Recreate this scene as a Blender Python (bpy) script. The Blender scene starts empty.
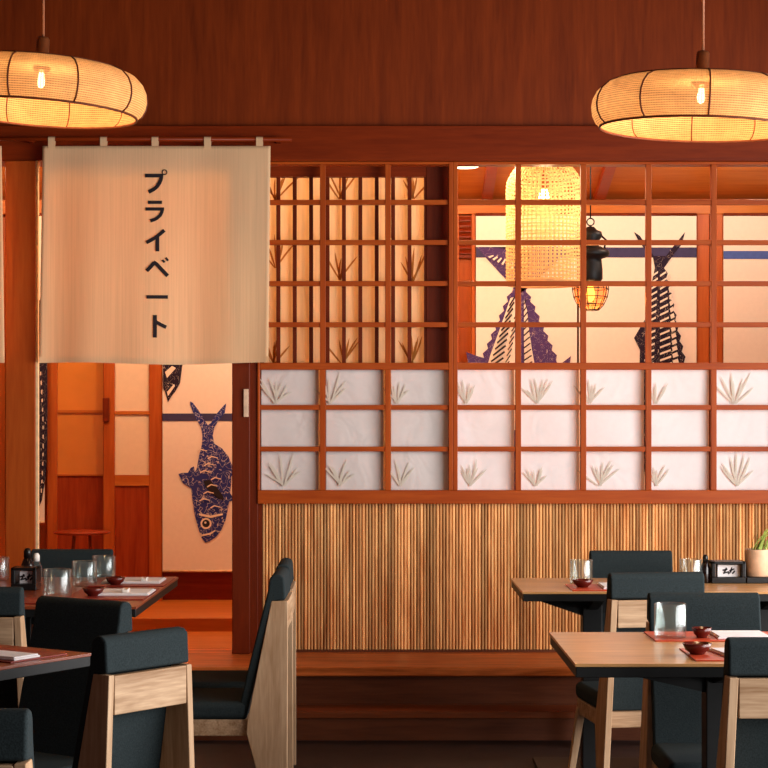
import bpy, bmesh, math, random
from mathutils import Vector, Matrix
random.seed(11)
SC = bpy.context.scene
COL = SC.collection
F, CAMH, CX, HY = 1750.0, 1.39, 384.0, 431.0

def W(px, py, d):
    return Vector(((px-CX)/F*d, d, CAMH-(py-HY)/F*d))
def WX(px, d): return (px-CX)/F*d
def WZ(py, d): return CAMH-(py-HY)/F*d

# ------------------------------------------------------------------ helpers
class MB:
    def __init__(s, o=(0, 0, 0)):
        s.bm = bmesh.new(); s.o = Vector(o); s.uv = None
    def v(s, p): return s.bm.verts.new(Vector(p)-s.o)
    def f(s, vs, mi=0):
        try:
            fc = s.bm.faces.new(vs); fc.material_index = mi; return fc
        except ValueError:
            return None
    def hexa(s, p, mi=0):
        v = [s.v(q) for q in p]
        for q in ((0,3,2,1),(4,5,6,7),(0,1,5,4),(1,2,6,5),(2,3,7,6),(3,0,4,7)):
            s.f([v[i] for i in q], mi)
    def box(s, x0, x1, y0, y1, z0, z1, mi=0):
        s.hexa([(x0,y0,z0),(x1,y0,z0),(x1,y1,z0),(x0,y1,z0),(x0,y0,z1),(x1,y0,z1),(x1,y1,z1),(x0,y1,z1)], mi)
    def prism(s, pts, ext, mi=0):
        ext = Vector(ext)
        a = [s.v(p) for p in pts]; b = [s.v(Vector(p)+ext) for p in pts]
        s.f(a, mi); s.f(b[::-1], mi)
        n = len(a)
        for i in range(n):
            s.f([a[(i+1) % n], a[i], b[i], b[(i+1) % n]], mi)
    def tube(s, pts, r, seg=8, closed=False, mi=0, radii=None):
        pts = [Vector(p) for p in pts]; n = len(pts); rings = []
        up0 = None
        for i, p in enumerate(pts):
            if closed: t = pts[(i+1) % n]-pts[i-1]
            else: t = pts[min(i+1, n-1)]-pts[max(i-1, 0)]
            t.normalize()
            if up0 is None:
                up0 = Vector((0,0,1)) if abs(t.z) < .9 else Vector((1,0,0))
            a = t.cross(up0)
            if a.length < 1e-4: a = t.orthogonal()
            a.normalize(); b = a.cross(t); b.normalize(); up0 = b
            rr = radii[i] if radii else r
            rings.append([s.v(p+(a*math.cos(k*2*math.pi/seg)+b*math.sin(k*2*math.pi/seg))*rr) for k in range(seg)])
        m = n if closed else n-1
        for i in range(m):
            A, B = rings[i], rings[(i+1) % n]
            for k in range(seg):
                s.f([A[k], A[(k+1) % seg], B[(k+1) % seg], B[k]], mi)
        if not closed:
            s.f(rings[0][::-1], mi); s.f(rings[-1], mi)
    def lathe(s, prof, c=(0,0,0), seg=32, mi=0, closed=False, uv=False):
        c = Vector(c); rings = []
        for r, z in prof:
            if r < 1e-6: rings.append([s.v(c+Vector((0,0,z)))])
            else: rings.append([s.v(c+Vector((r*math.cos(2*math.pi*k/seg), r*math.sin(2*math.pi*k/seg), z))) for k in range(seg)])
        L = [0]
        for i in range(1, len(prof)):
            L.append(L[-1]+math.hypot(prof[i][0]-prof[i-1][0], prof[i][1]-prof[i-1][1]))
        if uv and s.uv is None: s.uv = s.bm.loops.layers.uv.new('UVMap')
        n = len(prof); m = n if closed else n-1
        for i in range(m):
            A, B = rings[i], rings[(i+1) % n]
            for k in range(seg):
                k2 = (k+1) % seg
                if len(A) == 1 and len(B) == 1: continue
                if len(A) == 1: fc = s.f([A[0], B[k2], B[k]], mi)
                elif len(B) == 1: fc = s.f([A[k], A[k2], B[0]], mi)
                else:
                    fc = s.f([A[k], A[k2], B[k2], B[k]], mi)
                    if uv and fc:
                        R = .35*2*math.pi
                        for lp, (uu, vv) in zip(fc.loops, ((k, L[i]), (k+1, L[i]), (k+1, L[(i+1) % n]), (k, L[(i+1) % n]))):
                            lp[s.uv].uv = (uu/seg*R, vv)
    def build(s, name, mats, parent=None, bevel=0, seg=2, smooth=False, loc=None, norm=True):
        if norm: bmesh.ops.recalc_face_normals(s.bm, faces=s.bm.faces[:])
        me = bpy.data.meshes.new(name); s.bm.to_mesh(me); s.bm.free()
        if not isinstance(mats, (list, tuple)): mats = [mats]
        for m in mats: me.materials.append(m)
        o = bpy.data.objects.new(name, me); COL.objects.link(o)
        if smooth or bevel:
            me.polygons.foreach_set('use_smooth', [True]*len(me.polygons))
        if bevel:
            md = o.modifiers.new('Bevel', 'BEVEL'); md.width = bevel; md.segments = seg
            md.limit_method = 'ANGLE'; md.angle_limit = math.radians(35); md.harden_normals = True
        if parent: o.parent = parent
        elif loc is None: o.location = s.o
        if loc is not None: o.location = loc
        return o

def tag(o, label=None, cat=None, group=None, kind=None):
    if label: o['label'] = label
    if cat: o['category'] = cat
    if group: o['group'] = group
    if kind: o['kind'] = kind
    return o
def thing(name, label, cat, loc=(0,0,0), rz=0, group=None):
    o = bpy.data.objects.new(name, None); COL.objects.link(o)
    o.empty_display_size = .05
    o.location = loc; o.rotation_euler = (0, 0, rz)
    return tag(o, label, cat, group)
def structure(o, label, cat): return tag(o, label, cat, None, 'structure')
def copy_thing(src, loc, rz, label):
    r = src.copy(); COL.objects.link(r); r.location = loc; r.rotation_euler = (0, 0, rz); r['label'] = label
    for ch in list(src.children):
        c = ch.copy(); COL.objects.link(c); c.parent = r
        for g in list(ch.children):
            d = g.copy(); COL.objects.link(d); d.parent = c
    return r

# ------------------------------------------------------------------ materials
def lin(c):
    return tuple(((x/255)/12.92 if x/255 <= .04045 else ((x/255+.055)/1.055)**2.4) for x in c)+(1,)
def newmat(name):
    m = bpy.data.materials.new(name); m.use_nodes = True
    nt = m.node_tree; nt.nodes.clear()
    out = nt.nodes.new('ShaderNodeOutputMaterial')
    return m, nt, out
def N(nt, t, **k):
    n = nt.nodes.new(t)
    for a, b in k.items(): setattr(n, a, b)
    return n
def wood(name, light, dark, axis='X', rough=.45, scale=1.0, contrast=1.0, spec=.18, island=0.0):
    m, nt, out = newmat(name)
    b = N(nt, 'ShaderNodeBsdfPrincipled'); b.inputs['Roughness'].default_value = rough
    b.inputs['Specular IOR Level'].default_value = spec
    tc = N(nt, 'ShaderNodeTexCoord'); mp = N(nt, 'ShaderNodeMapping')
    sc = {'X': (1.3, 16, 16), 'Y': (16, 1.3, 16), 'Z': (16, 16, 1.3)}[axis]
    mp.inputs['Scale'].default_value = tuple(q*scale for q in sc)
    oi = N(nt, 'ShaderNodeObjectInfo')
    ad = N(nt, 'ShaderNodeVectorMath', operation='ADD')
    nt.links.new(tc.outputs['Object'], ad.inputs[0])
    cb = N(nt, 'ShaderNodeCombineXYZ')
    mu = N(nt, 'ShaderNodeMath', operation='MULTIPLY'); mu.inputs[1].default_value = 7.3
    nt.links.new(oi.outputs['Random'], mu.inputs[0])
    for i in range(3): nt.links.new(mu.outputs[0], cb.inputs[i])
    nt.links.new(cb.outputs[0], ad.inputs[1])
    nt.links.new(ad.outputs[0], mp.inputs['Vector'])
    n1 = N(nt, 'ShaderNodeTexNoise'); n1.inputs['Scale'].default_value = 1.6; n1.inputs['Detail'].default_value = 5; n1.inputs['Distortion'].default_value = .6
    n2 = N(nt, 'ShaderNodeTexNoise'); n2.inputs['Scale'].default_value = 7; n2.inputs['Detail'].default_value = 3
    nt.links.new(mp.outputs[0], n1.inputs['Vector']); nt.links.new(mp.outputs[0], n2.inputs['Vector'])
    ma = N(nt, 'ShaderNodeMix', data_type='FLOAT'); ma.inputs[0].default_value = .35
    nt.links.new(n1.outputs['Fac'], ma.inputs[2]); nt.links.new(n2.outputs['Fac'], ma.inputs[3])
    cr = N(nt, 'ShaderNodeValToRGB')
    cr.color_ramp.elements[0].position = .5-.2/contrast; cr.color_ramp.elements[0].color = lin(dark)
    cr.color_ramp.elements[1].position = .5+.2/contrast; cr.color_ramp.elements[1].color = lin(light)
    nt.links.new(ma.outputs[0], cr.inputs[0])
    col = cr.outputs[0]
    if island:
        ge = N(nt, 'ShaderNodeNewGeometry')
        hs = N(nt, 'ShaderNodeHueSaturation')
        mr = N(nt, 'ShaderNodeMapRange'); mr.inputs[3].default_value = 1-island; mr.inputs[4].default_value = 1+island
        nt.links.new(ge.outputs['Random Per Island'], mr.inputs[0]); nt.links.new(mr.outputs[0], hs.inputs['Value'])
        nt.links.new(col, hs.inputs['Color']); col = hs.outputs[0]
    nt.links.new(col, b.inputs['Base Color'])
    bp = N(nt, 'ShaderNodeBump'); bp.inputs['Strength'].default_value = .08; bp.inputs['Distance'].default_value = .004
    nt.links.new(n2.outputs['Fac'], bp.inputs['Height']); nt.links.new(bp.outputs[0], b.inputs['Normal'])
    nt.links.new(b.outputs[0], out.inputs[0])
    return m
def plain(name, c, rough=.5, metal=0, noise=.08, nscale=30, spec=.4, bump=0):
    m, nt, out = newmat(name)
    b = N(nt, 'ShaderNodeBsdfPrincipled'); b.inputs['Roughness'].default_value = rough; b.inputs['Metallic'].default_value = metal
    b.inputs['Specular IOR Level'].default_value = spec
    tc = N(nt, 'ShaderNodeTexCoord'); n = N(nt, 'ShaderNodeTexNoise'); n.inputs['Scale'].default_value = nscale; n.inputs['Detail'].default_value = 4
    nt.links.new(tc.outputs['Object'], n.inputs['Vector'])
    hs = N(nt, 'ShaderNodeHueSaturation'); hs.inputs['Color'].default_value = lin(c)
    mr = N(nt, 'ShaderNodeMapRange'); mr.inputs[1].default_value = .3; mr.inputs[2].default_value = .7
    mr.inputs[3].default_value = 1-noise*2; mr.inputs[4].default_value = 1+noise*2
    nt.links.new(n.outputs['Fac'], mr.inputs[0]); nt.links.new(mr.outputs[0], hs.inputs['Value'])
    nt.links.new(hs.outputs[0], b.inputs['Base Color'])
    if bump:
        bp = N(nt, 'ShaderNodeBump'); bp.inputs['Strength'].default_value = bump; bp.inputs['Distance'].default_value = .003
        nt.links.new(n.outputs['Fac'], bp.inputs['Height']); nt.links.new(bp.outputs[0], b.inputs['Normal'])
    nt.links.new(b.outputs[0], out.inputs[0])
    return m
def cloth(name, c, trans=.4, weave=400, vstripe=0, bump=.1, tcol=None, wr=0):
    """thin fabric or paper: diffuse front, light coming through from behind"""
    m, nt, out = newmat(name)
    d = N(nt, 'ShaderNodeBsdfDiffuse'); t = N(nt, 'ShaderNodeBsdfTranslucent'); mx = N(nt, 'ShaderNodeMixShader')
    mx.inputs[0].default_value = trans
    tc = N(nt, 'ShaderNodeTexCoord')
    n = N(nt, 'ShaderNodeTexNoise'); n.inputs['Scale'].default_value = 1; n.inputs['Detail'].default_value = 4
    mp = N(nt, 'ShaderNodeMapping'); mp.inputs['Scale'].default_value = (vstripe, 8, 2) if vstripe else (40, 40, 40)
    nt.links.new(tc.outputs['Object'], mp.inputs[0]); nt.links.new(mp.outputs[0], n.inputs['Vector'])
    hs = N(nt, 'ShaderNodeHueSaturation'); hs.inputs['Color'].default_value = lin(c)
    mr = N(nt, 'ShaderNodeMapRange'); mr.inputs[1].default_value = .3; mr.inputs[2].default_value = .7
    mr.inputs[3].default_value = .9 if vstripe else .98; mr.inputs[4].default_value = 1.06 if vstripe else 1.02
    nt.links.new(n.outputs['Fac'], mr.inputs[0]); nt.links.new(mr.outputs[0], hs.inputs['Value'])
    nt.links.new(hs.outputs[0], d.inputs[0])
    if tcol: t.inputs[0].default_value = lin(tcol)
    else: nt.links.new(hs.outputs[0], t.inputs[0])
    n2 = N(nt, 'ShaderNodeTexNoise'); n2.inputs['Scale'].default_value = wr if wr else weave; n2.inputs['Detail'].default_value = 2
    n2.inputs['Distortion'].default_value = .8 if wr else 0
    nt.links.new(tc.outputs['Object'], n2.inputs['Vector'])
    bp = N(nt, 'ShaderNodeBump'); bp.inputs['Strength'].default_value = bump; bp.inputs['Distance'].default_value = .02 if wr else .002
    nt.links.new(n2.outputs['Fac'], bp.inputs['Height'])
    nt.links.new(bp.outputs[0], d.inputs['Normal']); nt.links.new(bp.outputs[0], t.inputs['Normal'])
    nt.links.new(d.outputs[0], mx.inputs[1]); nt.links.new(t.outputs[0], mx.inputs[2]); nt.links.new(mx.outputs[0], out.inputs[0])
    return m
def emit(name, c, s):
    m, nt, out = newmat(name)
    e = N(nt, 'ShaderNodeEmission'); e.inputs[0].default_value = lin(c); e.inputs[1].default_value = s
    nt.links.new(e.outputs[0], out.inputs[0]); return m
def glass(name, c=(255,255,255), rough=.02, ior=1.45):
    m, nt, out = newmat(name)
    b = N(nt, 'ShaderNodeBsdfPrincipled'); b.inputs['Base Color'].default_value = lin(c)
    b.inputs['Transmission Weight'].default_value = 1; b.inputs['Roughness'].default_value = rough; b.inputs['IOR'].default_value = ior
    nt.links.new(b.outputs[0], out.inputs[0]); return m
def thin_glass(name, c):
    """clear thin-walled glass: mostly see-through, brighter and mirror-like at grazing angles"""
    m, nt, out = newmat(name)
    lw = N(nt, 'ShaderNodeLayerWeight'); lw.inputs['Blend'].default_value = .22
    t = N(nt, 'ShaderNodeBsdfTransparent'); t.inputs[0].default_value = lin(c)
    g = N(nt, 'ShaderNodeBsdfGlossy'); g.inputs['Roughness'].default_value = .18; g.inputs[0].default_value = lin((244,252,252))
    a = N(nt, 'ShaderNodeMath', operation='MULTIPLY_ADD'); a.inputs[1].default_value = .6; a.inputs[2].default_value = .05
    nt.links.new(lw.outputs['Facing'], a.inputs[0])
    df = N(nt, 'ShaderNodeBsdfDiffuse'); df.inputs[0].default_value = lin((200,226,226)); m0 = N(nt, 'ShaderNodeMixShader'); m0.inputs[0].default_value = .03
    nt.links.new(t.outputs[0], m0.inputs[1]); nt.links.new(df.outputs[0], m0.inputs[2])
    mx = N(nt, 'ShaderNodeMixShader'); nt.links.new(a.outputs[0], mx.inputs[0])
    nt.links.new(m0.outputs[0], mx.inputs[1]); nt.links.new(g.outputs[0], mx.inputs[2]); nt.links.new(mx.outputs[0], out.inputs[0]); return m
def globe_glass(name, c):
    """frosted coloured lamp glass that you half see through"""
    m, nt, out = newmat(name)
    t = N(nt, 'ShaderNodeBsdfTransparent'); d = N(nt, 'ShaderNodeBsdfTranslucent'); d.inputs[0].default_value = lin(c); t.inputs[0].default_value = lin((255,226,196))
    mx = N(nt, 'ShaderNodeMixShader'); mx.inputs[0].default_value = .1
    nt.links.new(t.outputs[0], mx.inputs[1]); nt.links.new(d.outputs[0], mx.inputs[2]); nt.links.new(mx.outputs[0], out.inputs[0]); return m
def shade_weave(name, c):
    """fine open basket weave of a lamp shade, following the shade's own u/v"""
    m, nt, out = newmat(name)
    uv = N(nt, 'ShaderNodeTexCoord')
    sx = N(nt, 'ShaderNodeSeparateXYZ'); nt.links.new(uv.outputs['UV'], sx.inputs[0])
    def wave(sock, fr):
        a = N(nt, 'ShaderNodeMath', operation='MULTIPLY'); a.inputs[1].default_value = fr
        b = N(nt, 'ShaderNodeMath', operation='SINE'); nt.links.new(sock, a.inputs[0]); nt.links.new(a.outputs[0], b.inputs[0]); return b.outputs[0]
    w1 = wave(sx.outputs[0], 2*math.pi/.0085); w2 = wave(sx.outputs[1], 2*math.pi/.0075)
    mn = N(nt, 'ShaderNodeMath', operation='MAXIMUM'); nt.links.new(w1, mn.inputs[0]); nt.links.new(w2, mn.inputs[1])
    nz = N(nt, 'ShaderNodeTexNoise'); nz.inputs['Scale'].default_value = 18; nz.inputs['Detail'].default_value = 3
    nt.links.new(uv.outputs['UV'], nz.inputs['Vector'])
    nz2 = N(nt, 'ShaderNodeTexNoise'); nz2.inputs['Scale'].default_value = 1; nz2.inputs['Detail'].default_value = 3
    mp2 = N(nt, 'ShaderNodeMapping'); mp2.inputs['Scale'].default_value = (45, 160, 1); nt.links.new(uv.outputs['UV'], mp2.inputs[0]); nt.links.new(mp2.outputs[0], nz2.inputs['Vector'])
    mr = N(nt, 'ShaderNodeMapRange'); mr.inputs[1].default_value = -.9; mr.inputs[2].default_value = .1
    mr.inputs[3].default_value = .5; mr.inputs[4].default_value = 0.08
    nt.links.new(mn.outputs[0], mr.inputs[0])
    hs = N(nt, 'ShaderNodeHueSaturation'); tc_ = N(nt, 'ShaderNodeMix', data_type='RGBA')
    tc_.inputs[6].default_value = lin(tuple(q*.66 for q in c)); tc_.inputs[7].default_value = lin(c)
    mt_ = N(nt, 'ShaderNodeMapRange'); mt_.inputs[1].default_value = -.2; mt_.inputs[2].default_value = 1.0
    ws = N(nt, 'ShaderNodeMath', operation='MULTIPLY_ADD'); ws.inputs[1].default_value = .45; nt.links.new(w2, ws.inputs[0]); nt.links.new(nz2.outputs['Fac'], ws.inputs[2]); nt.links.new(ws.outputs[0], mt_.inputs[0]); nt.links.new(mt_.outputs[0], tc_.inputs[0])
    nt.links.new(tc_.outputs[2], hs.inputs['Color'])
    mv = N(nt, 'ShaderNodeMapRange'); mv.inputs[1].default_value = .3; mv.inputs[2].default_value = .7; mv.inputs[3].default_value = .86; mv.inputs[4].default_value = 1.08
    nt.links.new(nz.outputs['Fac'], mv.inputs[0]); nt.links.new(mv.outputs[0], hs.inputs['Value'])
    d = N(nt, 'ShaderNodeBsdfDiffuse'); t = N(nt, 'ShaderNodeBsdfTranslucent'); tr = N(nt, 'ShaderNodeBsdfTransparent')
    nt.links.new(hs.outputs[0], d.inputs[0]); nt.links.new(hs.outputs[0], t.inputs[0])
    a = N(nt, 'ShaderNodeMixShader'); a.inputs[0].default_value = .22
    nt.links.new(d.outputs[0], a.inputs[1]); nt.links.new(t.outputs[0], a.inputs[2])
    b = N(nt, 'ShaderNodeMixShader'); nt.links.new(mr.outputs[0], b.inputs[0])
    nt.links.new(a.outputs[0], b.inputs[1]); nt.links.new(tr.outputs[0], b.inputs[2])
    nt.links.new(b.outputs[0], out.inputs[0]); return m
def ink(name, c, paper, scale=26, amount=.5):
    """block-print ink broken by thin carved pale lines"""
    m, nt, out = newmat(name)
    tc = N(nt, 'ShaderNodeTexCoord')
    n = N(nt, 'ShaderNodeTexNoise'); n.inputs['Scale'].default_value = scale; n.inputs['Detail'].default_value = .3; n.inputs['Distortion'].default_value = 1.2
    nt.links.new(tc.outputs['Object'], n.inputs['Vector'])
    s = N(nt, 'ShaderNodeMath', operation='SUBTRACT'); s.inputs[1].default_value = .5
    a = N(nt, 'ShaderNodeMath', operation='ABSOLUTE')
    nt.links.new(n.outputs['Fac'], s.inputs[0]); nt.links.new(s.outputs[0], a.inputs[0])
    cr = N(nt, 'ShaderNodeValToRGB')
    cr.color_ramp.elements[0].position = .02*amount; cr.color_ramp.elements[0].color = lin(paper)
    cr.color_ramp.elements[1].position = .055*amount; cr.color_ramp.elements[1].color = lin(c)
    nt.links.new(a.outputs[0], cr.inputs[0])
    d = N(nt, 'ShaderNodeBsdfDiffuse'); nt.links.new(cr.outputs[0], d.inputs[0]); nt.links.new(d.outputs[0], out.inputs[0]); return m

M = {}
M['panel'] = wood('upper_wall_wood', (136,53,12), (104,36,5), 'Z', .5, .8)
M['lintelX'] = wood('lintel_wood', (136,48,10), (106,32,4), 'X', .4)
M['frameX'] = wood('frame_wood_across', (182,84,26), (152,58,13), 'X', .42)
M['frameZ'] = wood('frame_wood_upright', (182,84,26), (152,58,13), 'Z', .42)
M['darkZ'] = wood('dark_post_wood', (118,42,11), (92,28,6), 'Z', .45)
M['postZ'] = wood('warm_post_wood', (190,92,30), (158,62,15), 'Z', .5, .7)
M['inX'] = wood('inner_wood_across', (196,116,48), (168,84,26), 'X', .45, .7)
M['inZ'] = wood('inner_wood_upright', (184,96,38), (156,68,20), 'Z', .45, .7)
M['redX'] = wood('red_board_wood', (150,56,22), (120,36,10), 'X', .4)
M['redZ'] = wood('red_panel_wood', (160,66,26), (128,42,12), 'Z', .4)
M['stepX'] = wood('step_wood', (222,120,58), (154,72,26), 'X', .38, 1.1, 1.3)
M['treadX'] = wood('tread_wood', (134,68,36), (100,46,22), 'X', .4)
M['riserX'] = wood('riser_wood', (108,58,34), (80,40,22), 'X', .5)
M['bamboo'] = wood('bamboo_strip', (246,190,124), (184,114,60), 'Z', .5, 1.0, 1.2, .2, .42)
M['chairZ'] = wood('pale_chair_wood_upright', (206,172,138), (162,124,90), 'Z', .5, 1.2)
M['chairX'] = wood('pale_chair_wood_across', (204,170,136), (148,112,80), 'X', .5, 1.2, 1.3)
M['tableX'] = wood('tabletop_wood', (218,164,104), (176,120,68), 'X', .28, 1.0, 1.2, .45)
M['tableR'] = wood('red_brown_tabletop_wood', (150,72,42), (112,44,24), 'X', .28, 1.0, 1.2, .5)
M['floor'] = plain('dark_floor', (44,32,30), .55, 0, .15, 8, .2)
M['ceil'] = plain('dark_ceiling', (60,34,24), .8)
M['side'] = plain('brown_side_wall', (92,54,38), .8)
M['fabric'] = plain('charcoal_teal_fabric', (42,50,52), .95, 0, .14, 260, .12, .25)
M['black'] = plain('black_metal', (20,20,20), .5, .3)
M['steel'] = plain('dark_grey_steel', (58,58,56), .45, .3)
M['lacq'] = plain('black_lacquer', (18,16,16), .3)
M['noren'] = cloth('noren_linen', (255,216,170), .3, 500, 130, .1, (250,212,146))
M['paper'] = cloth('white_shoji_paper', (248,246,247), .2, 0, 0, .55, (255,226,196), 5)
M['papershade'] = cloth('shaded_shoji_paper', (232,224,220), .18, 0, 0, .5, (255,214,176), 6)  # same shoji paper toned greyer, weaker daylight on the left put into its colour
M['backpaper'] = cloth('backlit_paper', (250,228,190), .5, 300, 60)
M['banner'] = cloth('banner_linen', (244,230,212), .12, 500, 0)
M['plaster'] = plain('cream_plaster', (228,196,150), .8)
M['text'] = plain('black_cloth_ink', (34,24,30), .8, 0, .03)
M['navy'] = plain('navy_cloth_ink', (56,52,88), .8, 0, .05)
M['blue'] = plain('blue_cloth_ink', (70,92,160), .8, 0, .05)
M['ink'] = ink('navy_fish_ink', (50,58,124), (196,186,186), 30, .5)
M['inkfine'] = ink('dark_fish_ink', (46,38,52), (226,206,186), 30, .12)
M['purple'] = ink('purple_fish_ink', (80,60,104), (226,206,190), 30, .1)
M['pale'] = plain('pale_unprinted_cloth', (232,216,196), .8, 0, .03)
M['leaf'] = cloth('pressed_grass', (222,212,196), .2, 60, 0)
M['leafbrown'] = cloth('pressed_grass_brown', (186,128,66), .5, 60, 0)
M['frost'] = cloth('frosted_glass_pane', (236,214,184), .1, 300)
M['amber'] = plain('amber_glass_pane', (206,128,52), .18, 0, .06, 3, .6)
M['shade'] = shade_weave('woven_shade', (236,180,120))
M['wicker'] = cloth('wicker_strip', (238,202,142), .4, 300)
M['rib'] = wood('dark_cane', (110,54,28), (84,36,16), 'Z', .5)
M['bulb'] = emit('bulb_glow', (255,214,150), 20)
M['bulb2'] = emit('amber_bulb_glow', (255,150,60), 7)
M['disc'] = emit('ceiling_light_glow', (255,236,200), 5)
M['glass'] = thin_glass('tumbler_glass', (248,252,251))
M['globe'] = globe_glass('amber_globe', (255,150,84))
M['mat'] = plain('red_lacquer_mat', (196,66,34), .4, 0, .05)
M['matdark'] = plain('dark_red_mat', (140,40,30), .4, 0, .05)
M['dish'] = plain('dark_red_dish', (92,28,20), .2, 0, .05)
M['white'] = plain('white_paper_napkin', (242,236,236), .8, 0, .03)
M['ceramic'] = plain('white_ceramic', (244,240,232), .25)
M['pot'] = plain('terracotta_beige_pot', (204,164,130), .7, 0, .06)
M['plant'] = plain('green_leaf', (140,156,72), .6, 0, .2)
M['soy'] = plain('dark_soy_bottle', (26,14,12), .12, 0, .05, 30, .6)
M['cordc'] = plain('brown_cord', (150,92,60), .6)
M['copper'] = plain('bronze_cap', (140,76,40), .4, .5)
M['plate'] = plain('pale_plate', (226,190,160), .4)
M['louv'] = M['inX']

# ------------------------------------------------------------------ setting
DW = 8.58
ZL = .306
XL, XR = -3.5, 3.5
mb = MB(); mb.box(XL, XR, -2, 10.9, -.1, 0)
structure(mb.build('floor', M['floor']), 'dark brown dining room floor under the tables', 'floor')
mb = MB(); mb.box(XL, XR, -2, 8.75, 3.75, 3.85)
structure(mb.build('ceiling', M['ceil']), 'dark ceiling the woven pendant lamps hang from', 'ceiling')
mb = MB(); mb.box(XL-.1, XL, -2, 10.9, 0, 3.85)
structure(mb.build('wall_left', M['side']), 'plain brown wall on the left side of the room', 'wall')
mb = MB()
mb.box(XR, XR+.1, -2, 10.9, 0, .3); mb.box(XR, XR+.1, -2, 10.9, 2.75, 3.85)
mb.box(XR, XR+.1, 7.25, 10.9, .3, 2.75); mb.box(XR, XR+.1, -2, .5, .3, 2.75)
structure(mb.build('wall_right', M['side']), 'plain brown wall with the wide window on the right', 'wall')
mb = MB()
for yy in (.5, 2.15, 3.85, 5.55, 7.21): mb.box(XR+.02, XR+.08, yy, yy+.05, .3, 2.75)
mb.box(XR+.02, XR+.08, .5, 7.25, .3, .35); mb.box(XR+.02, XR+.08, .5, 7.25, 2.7, 2.75)
structure(mb.build('window_1', M['frameZ']), 'wide wood framed window letting daylight in from the right', 'window')

# upper wall above the lintel
zl0, zl1 = WZ(163, DW), WZ(128, DW)
mb = MB((0, 8.55, 3.3)); mb.box(XL, XR, 8.55, 8.70, zl1, 3.75)
structure(mb.build('wall_back', M['panel']), 'dark red brown wood panelled wall above the lintel', 'wall')
mb = MB((0, 8.5, zl0)); mb.box(XL, XR, 8.51, 8.71, zl0, zl1)
structure(mb.build('trim_1', M['lintelX'], bevel=.004), 'dark red wood lintel beam running above the screens', 'lintel beam')

# ledge and lower step
d1, d2 = 8.04, 7.85
mb = MB((0, d1, 0)); mb.box(XL, XR, d1, 8.72, ZL-.045, ZL)
structure(mb.build('trim_2', M['stepX'], bevel=.008), 'red brown wooden ledge along the foot of the bamboo panel', 'ledge')
mb = MB((0, d1, 0)); mb.box(XL, XR, d1+.02, 8.72, 0, ZL-.045)
structure(mb.build('trim_3', M['riserX']), 'dark brown riser board under the wooden ledge', 'riser')
mb = MB((0, d2, 0)); mb.box(XL, XR, d2, d1+.02, .10, .131)
structure(mb.build('trim_4', M['treadX'], bevel=.004), 'narrow reddish tread of the low step before the ledge', 'step')
mb = MB((0, d2, 0)); mb.box(XL, XR, d2+.012, d1+.02, 0, .10)
structure(mb.build('trim_5', M['riserX']), 'very dark riser board of the low step at floor level', 'riser')

# posts
mb = MB((WX(21, 8.5), 8.5, ZL)); mb.box(WX(5, 8.5), WX(35.5, 8.5), 8.50, 8.545, ZL, zl0)
structure(mb.build('trim_6', M['postZ'], bevel=.006), 'warm brown square post left of the doorway', 'post')
mb = MB((WX(37, 8.5), 8.5, ZL)); mb.box(WX(35.5, 8.5), WX(37.6, 8.5), 8.505, 8.54, ZL, zl0)
structure(mb.build('trim_7', M['plaster']), 'thin cream strip along the right edge of the doorway post', 'edge strip')
mb = MB((WX(241, 8.5), 8.5, ZL)); mb.box(WX(232, 8.5), WX(250, 8.5), 8.50, 8.66, ZL, zl0)
structure(mb.build('trim_8', M['darkZ'], bevel=.005), 'dark brown door post between doorway and lattice screen', 'post')
mb = MB((WX(255, 8.56), 8.55, ZL)); mb.box(WX(250, 8.55), WX(258, 8.55), 8.55, 8.64, ZL, zl0)
structure(mb.build('trim_9', M['darkZ'], bevel=.004), 'dark end stile where the lattice screen meets the door post', 'stile')
xe = WX(843, DW)
mb = MB((xe, 8.5, ZL)); mb.box(xe, xe+.16, 8.50, 8.66, ZL, zl0)
structure(mb.build('trim_10', M['darkZ'], bevel=.005), 'dark brown post at the far right end of the screens', 'post')
mb = MB((xe, 8.5, ZL)); mb.box(xe+.16, XR, 8.56, 8.66, ZL, zl0)
structure(mb.build('wall_back_right', M['panel']), 'wood panelled wall beyond the right end of the screens', 'wall')
mb = MB((XL, 8.5, ZL)); mb.box(XL, WX(5, 8.5)-1.0, 8.56, 8.66, ZL, zl0)
structure(mb.build('wall_back_left', M['panel']), 'wood panelled wall beyond the left hand curtain', 'wall')

# strike plate on the door post
mb = MB(W(246, 417, 8.5)); mb.box(WX(243.6, 8.5), WX(248.6, 8.5), 8.488, 8.50, WZ(417, 8.5), WZ(389, 8.5))
tag(mb.build('strike_plate', M['plate'], bevel=.003), 'small pale upright plate fixed on the dark door post', 'door plate')

# bamboo wainscot
mb = MB((0, DW, ZL))
x = WX(262, DW); zb1 = WZ(503.5, DW); pitch = .0158
while x < xe:
    w = pitch*.9; segs = 5; lo = []; hi = []
    dd = random.uniform(-.0015, .0015)
    for k in range(segs+1):
        a = math.pi*k/segs
        px = x+w/2-w/2*math.cos(a); py = DW+.010-dd-.009*math.sin(a)
        lo.append(mb.v((px, py, ZL))); hi.append(mb.v((px, py, zb1)))
    for k in range(segs): mb.f([lo[k], lo[k+1], hi[k+1], hi[k]])
    mb.f([lo[0], hi[0], hi[-1], lo[-1]])
    x += pitch
structure(mb.build('trim_11', M['bamboo'], smooth=False), 'wainscot of narrow tan bamboo strips under the paper screens', 'bamboo panel')
mb = MB((0, DW, ZL)); mb.box(WX(258, DW), xe, DW+.014, DW+.05, ZL, zb1)
structure(mb.build('trim_12', M['darkZ']), 'dark backing board behind the bamboo strips', 'backing board')
mb = MB((0, DW, zb1)); mb.box(WX(258, DW), xe, DW-.04, DW+.05, zb1, WZ(490, DW))
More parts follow.
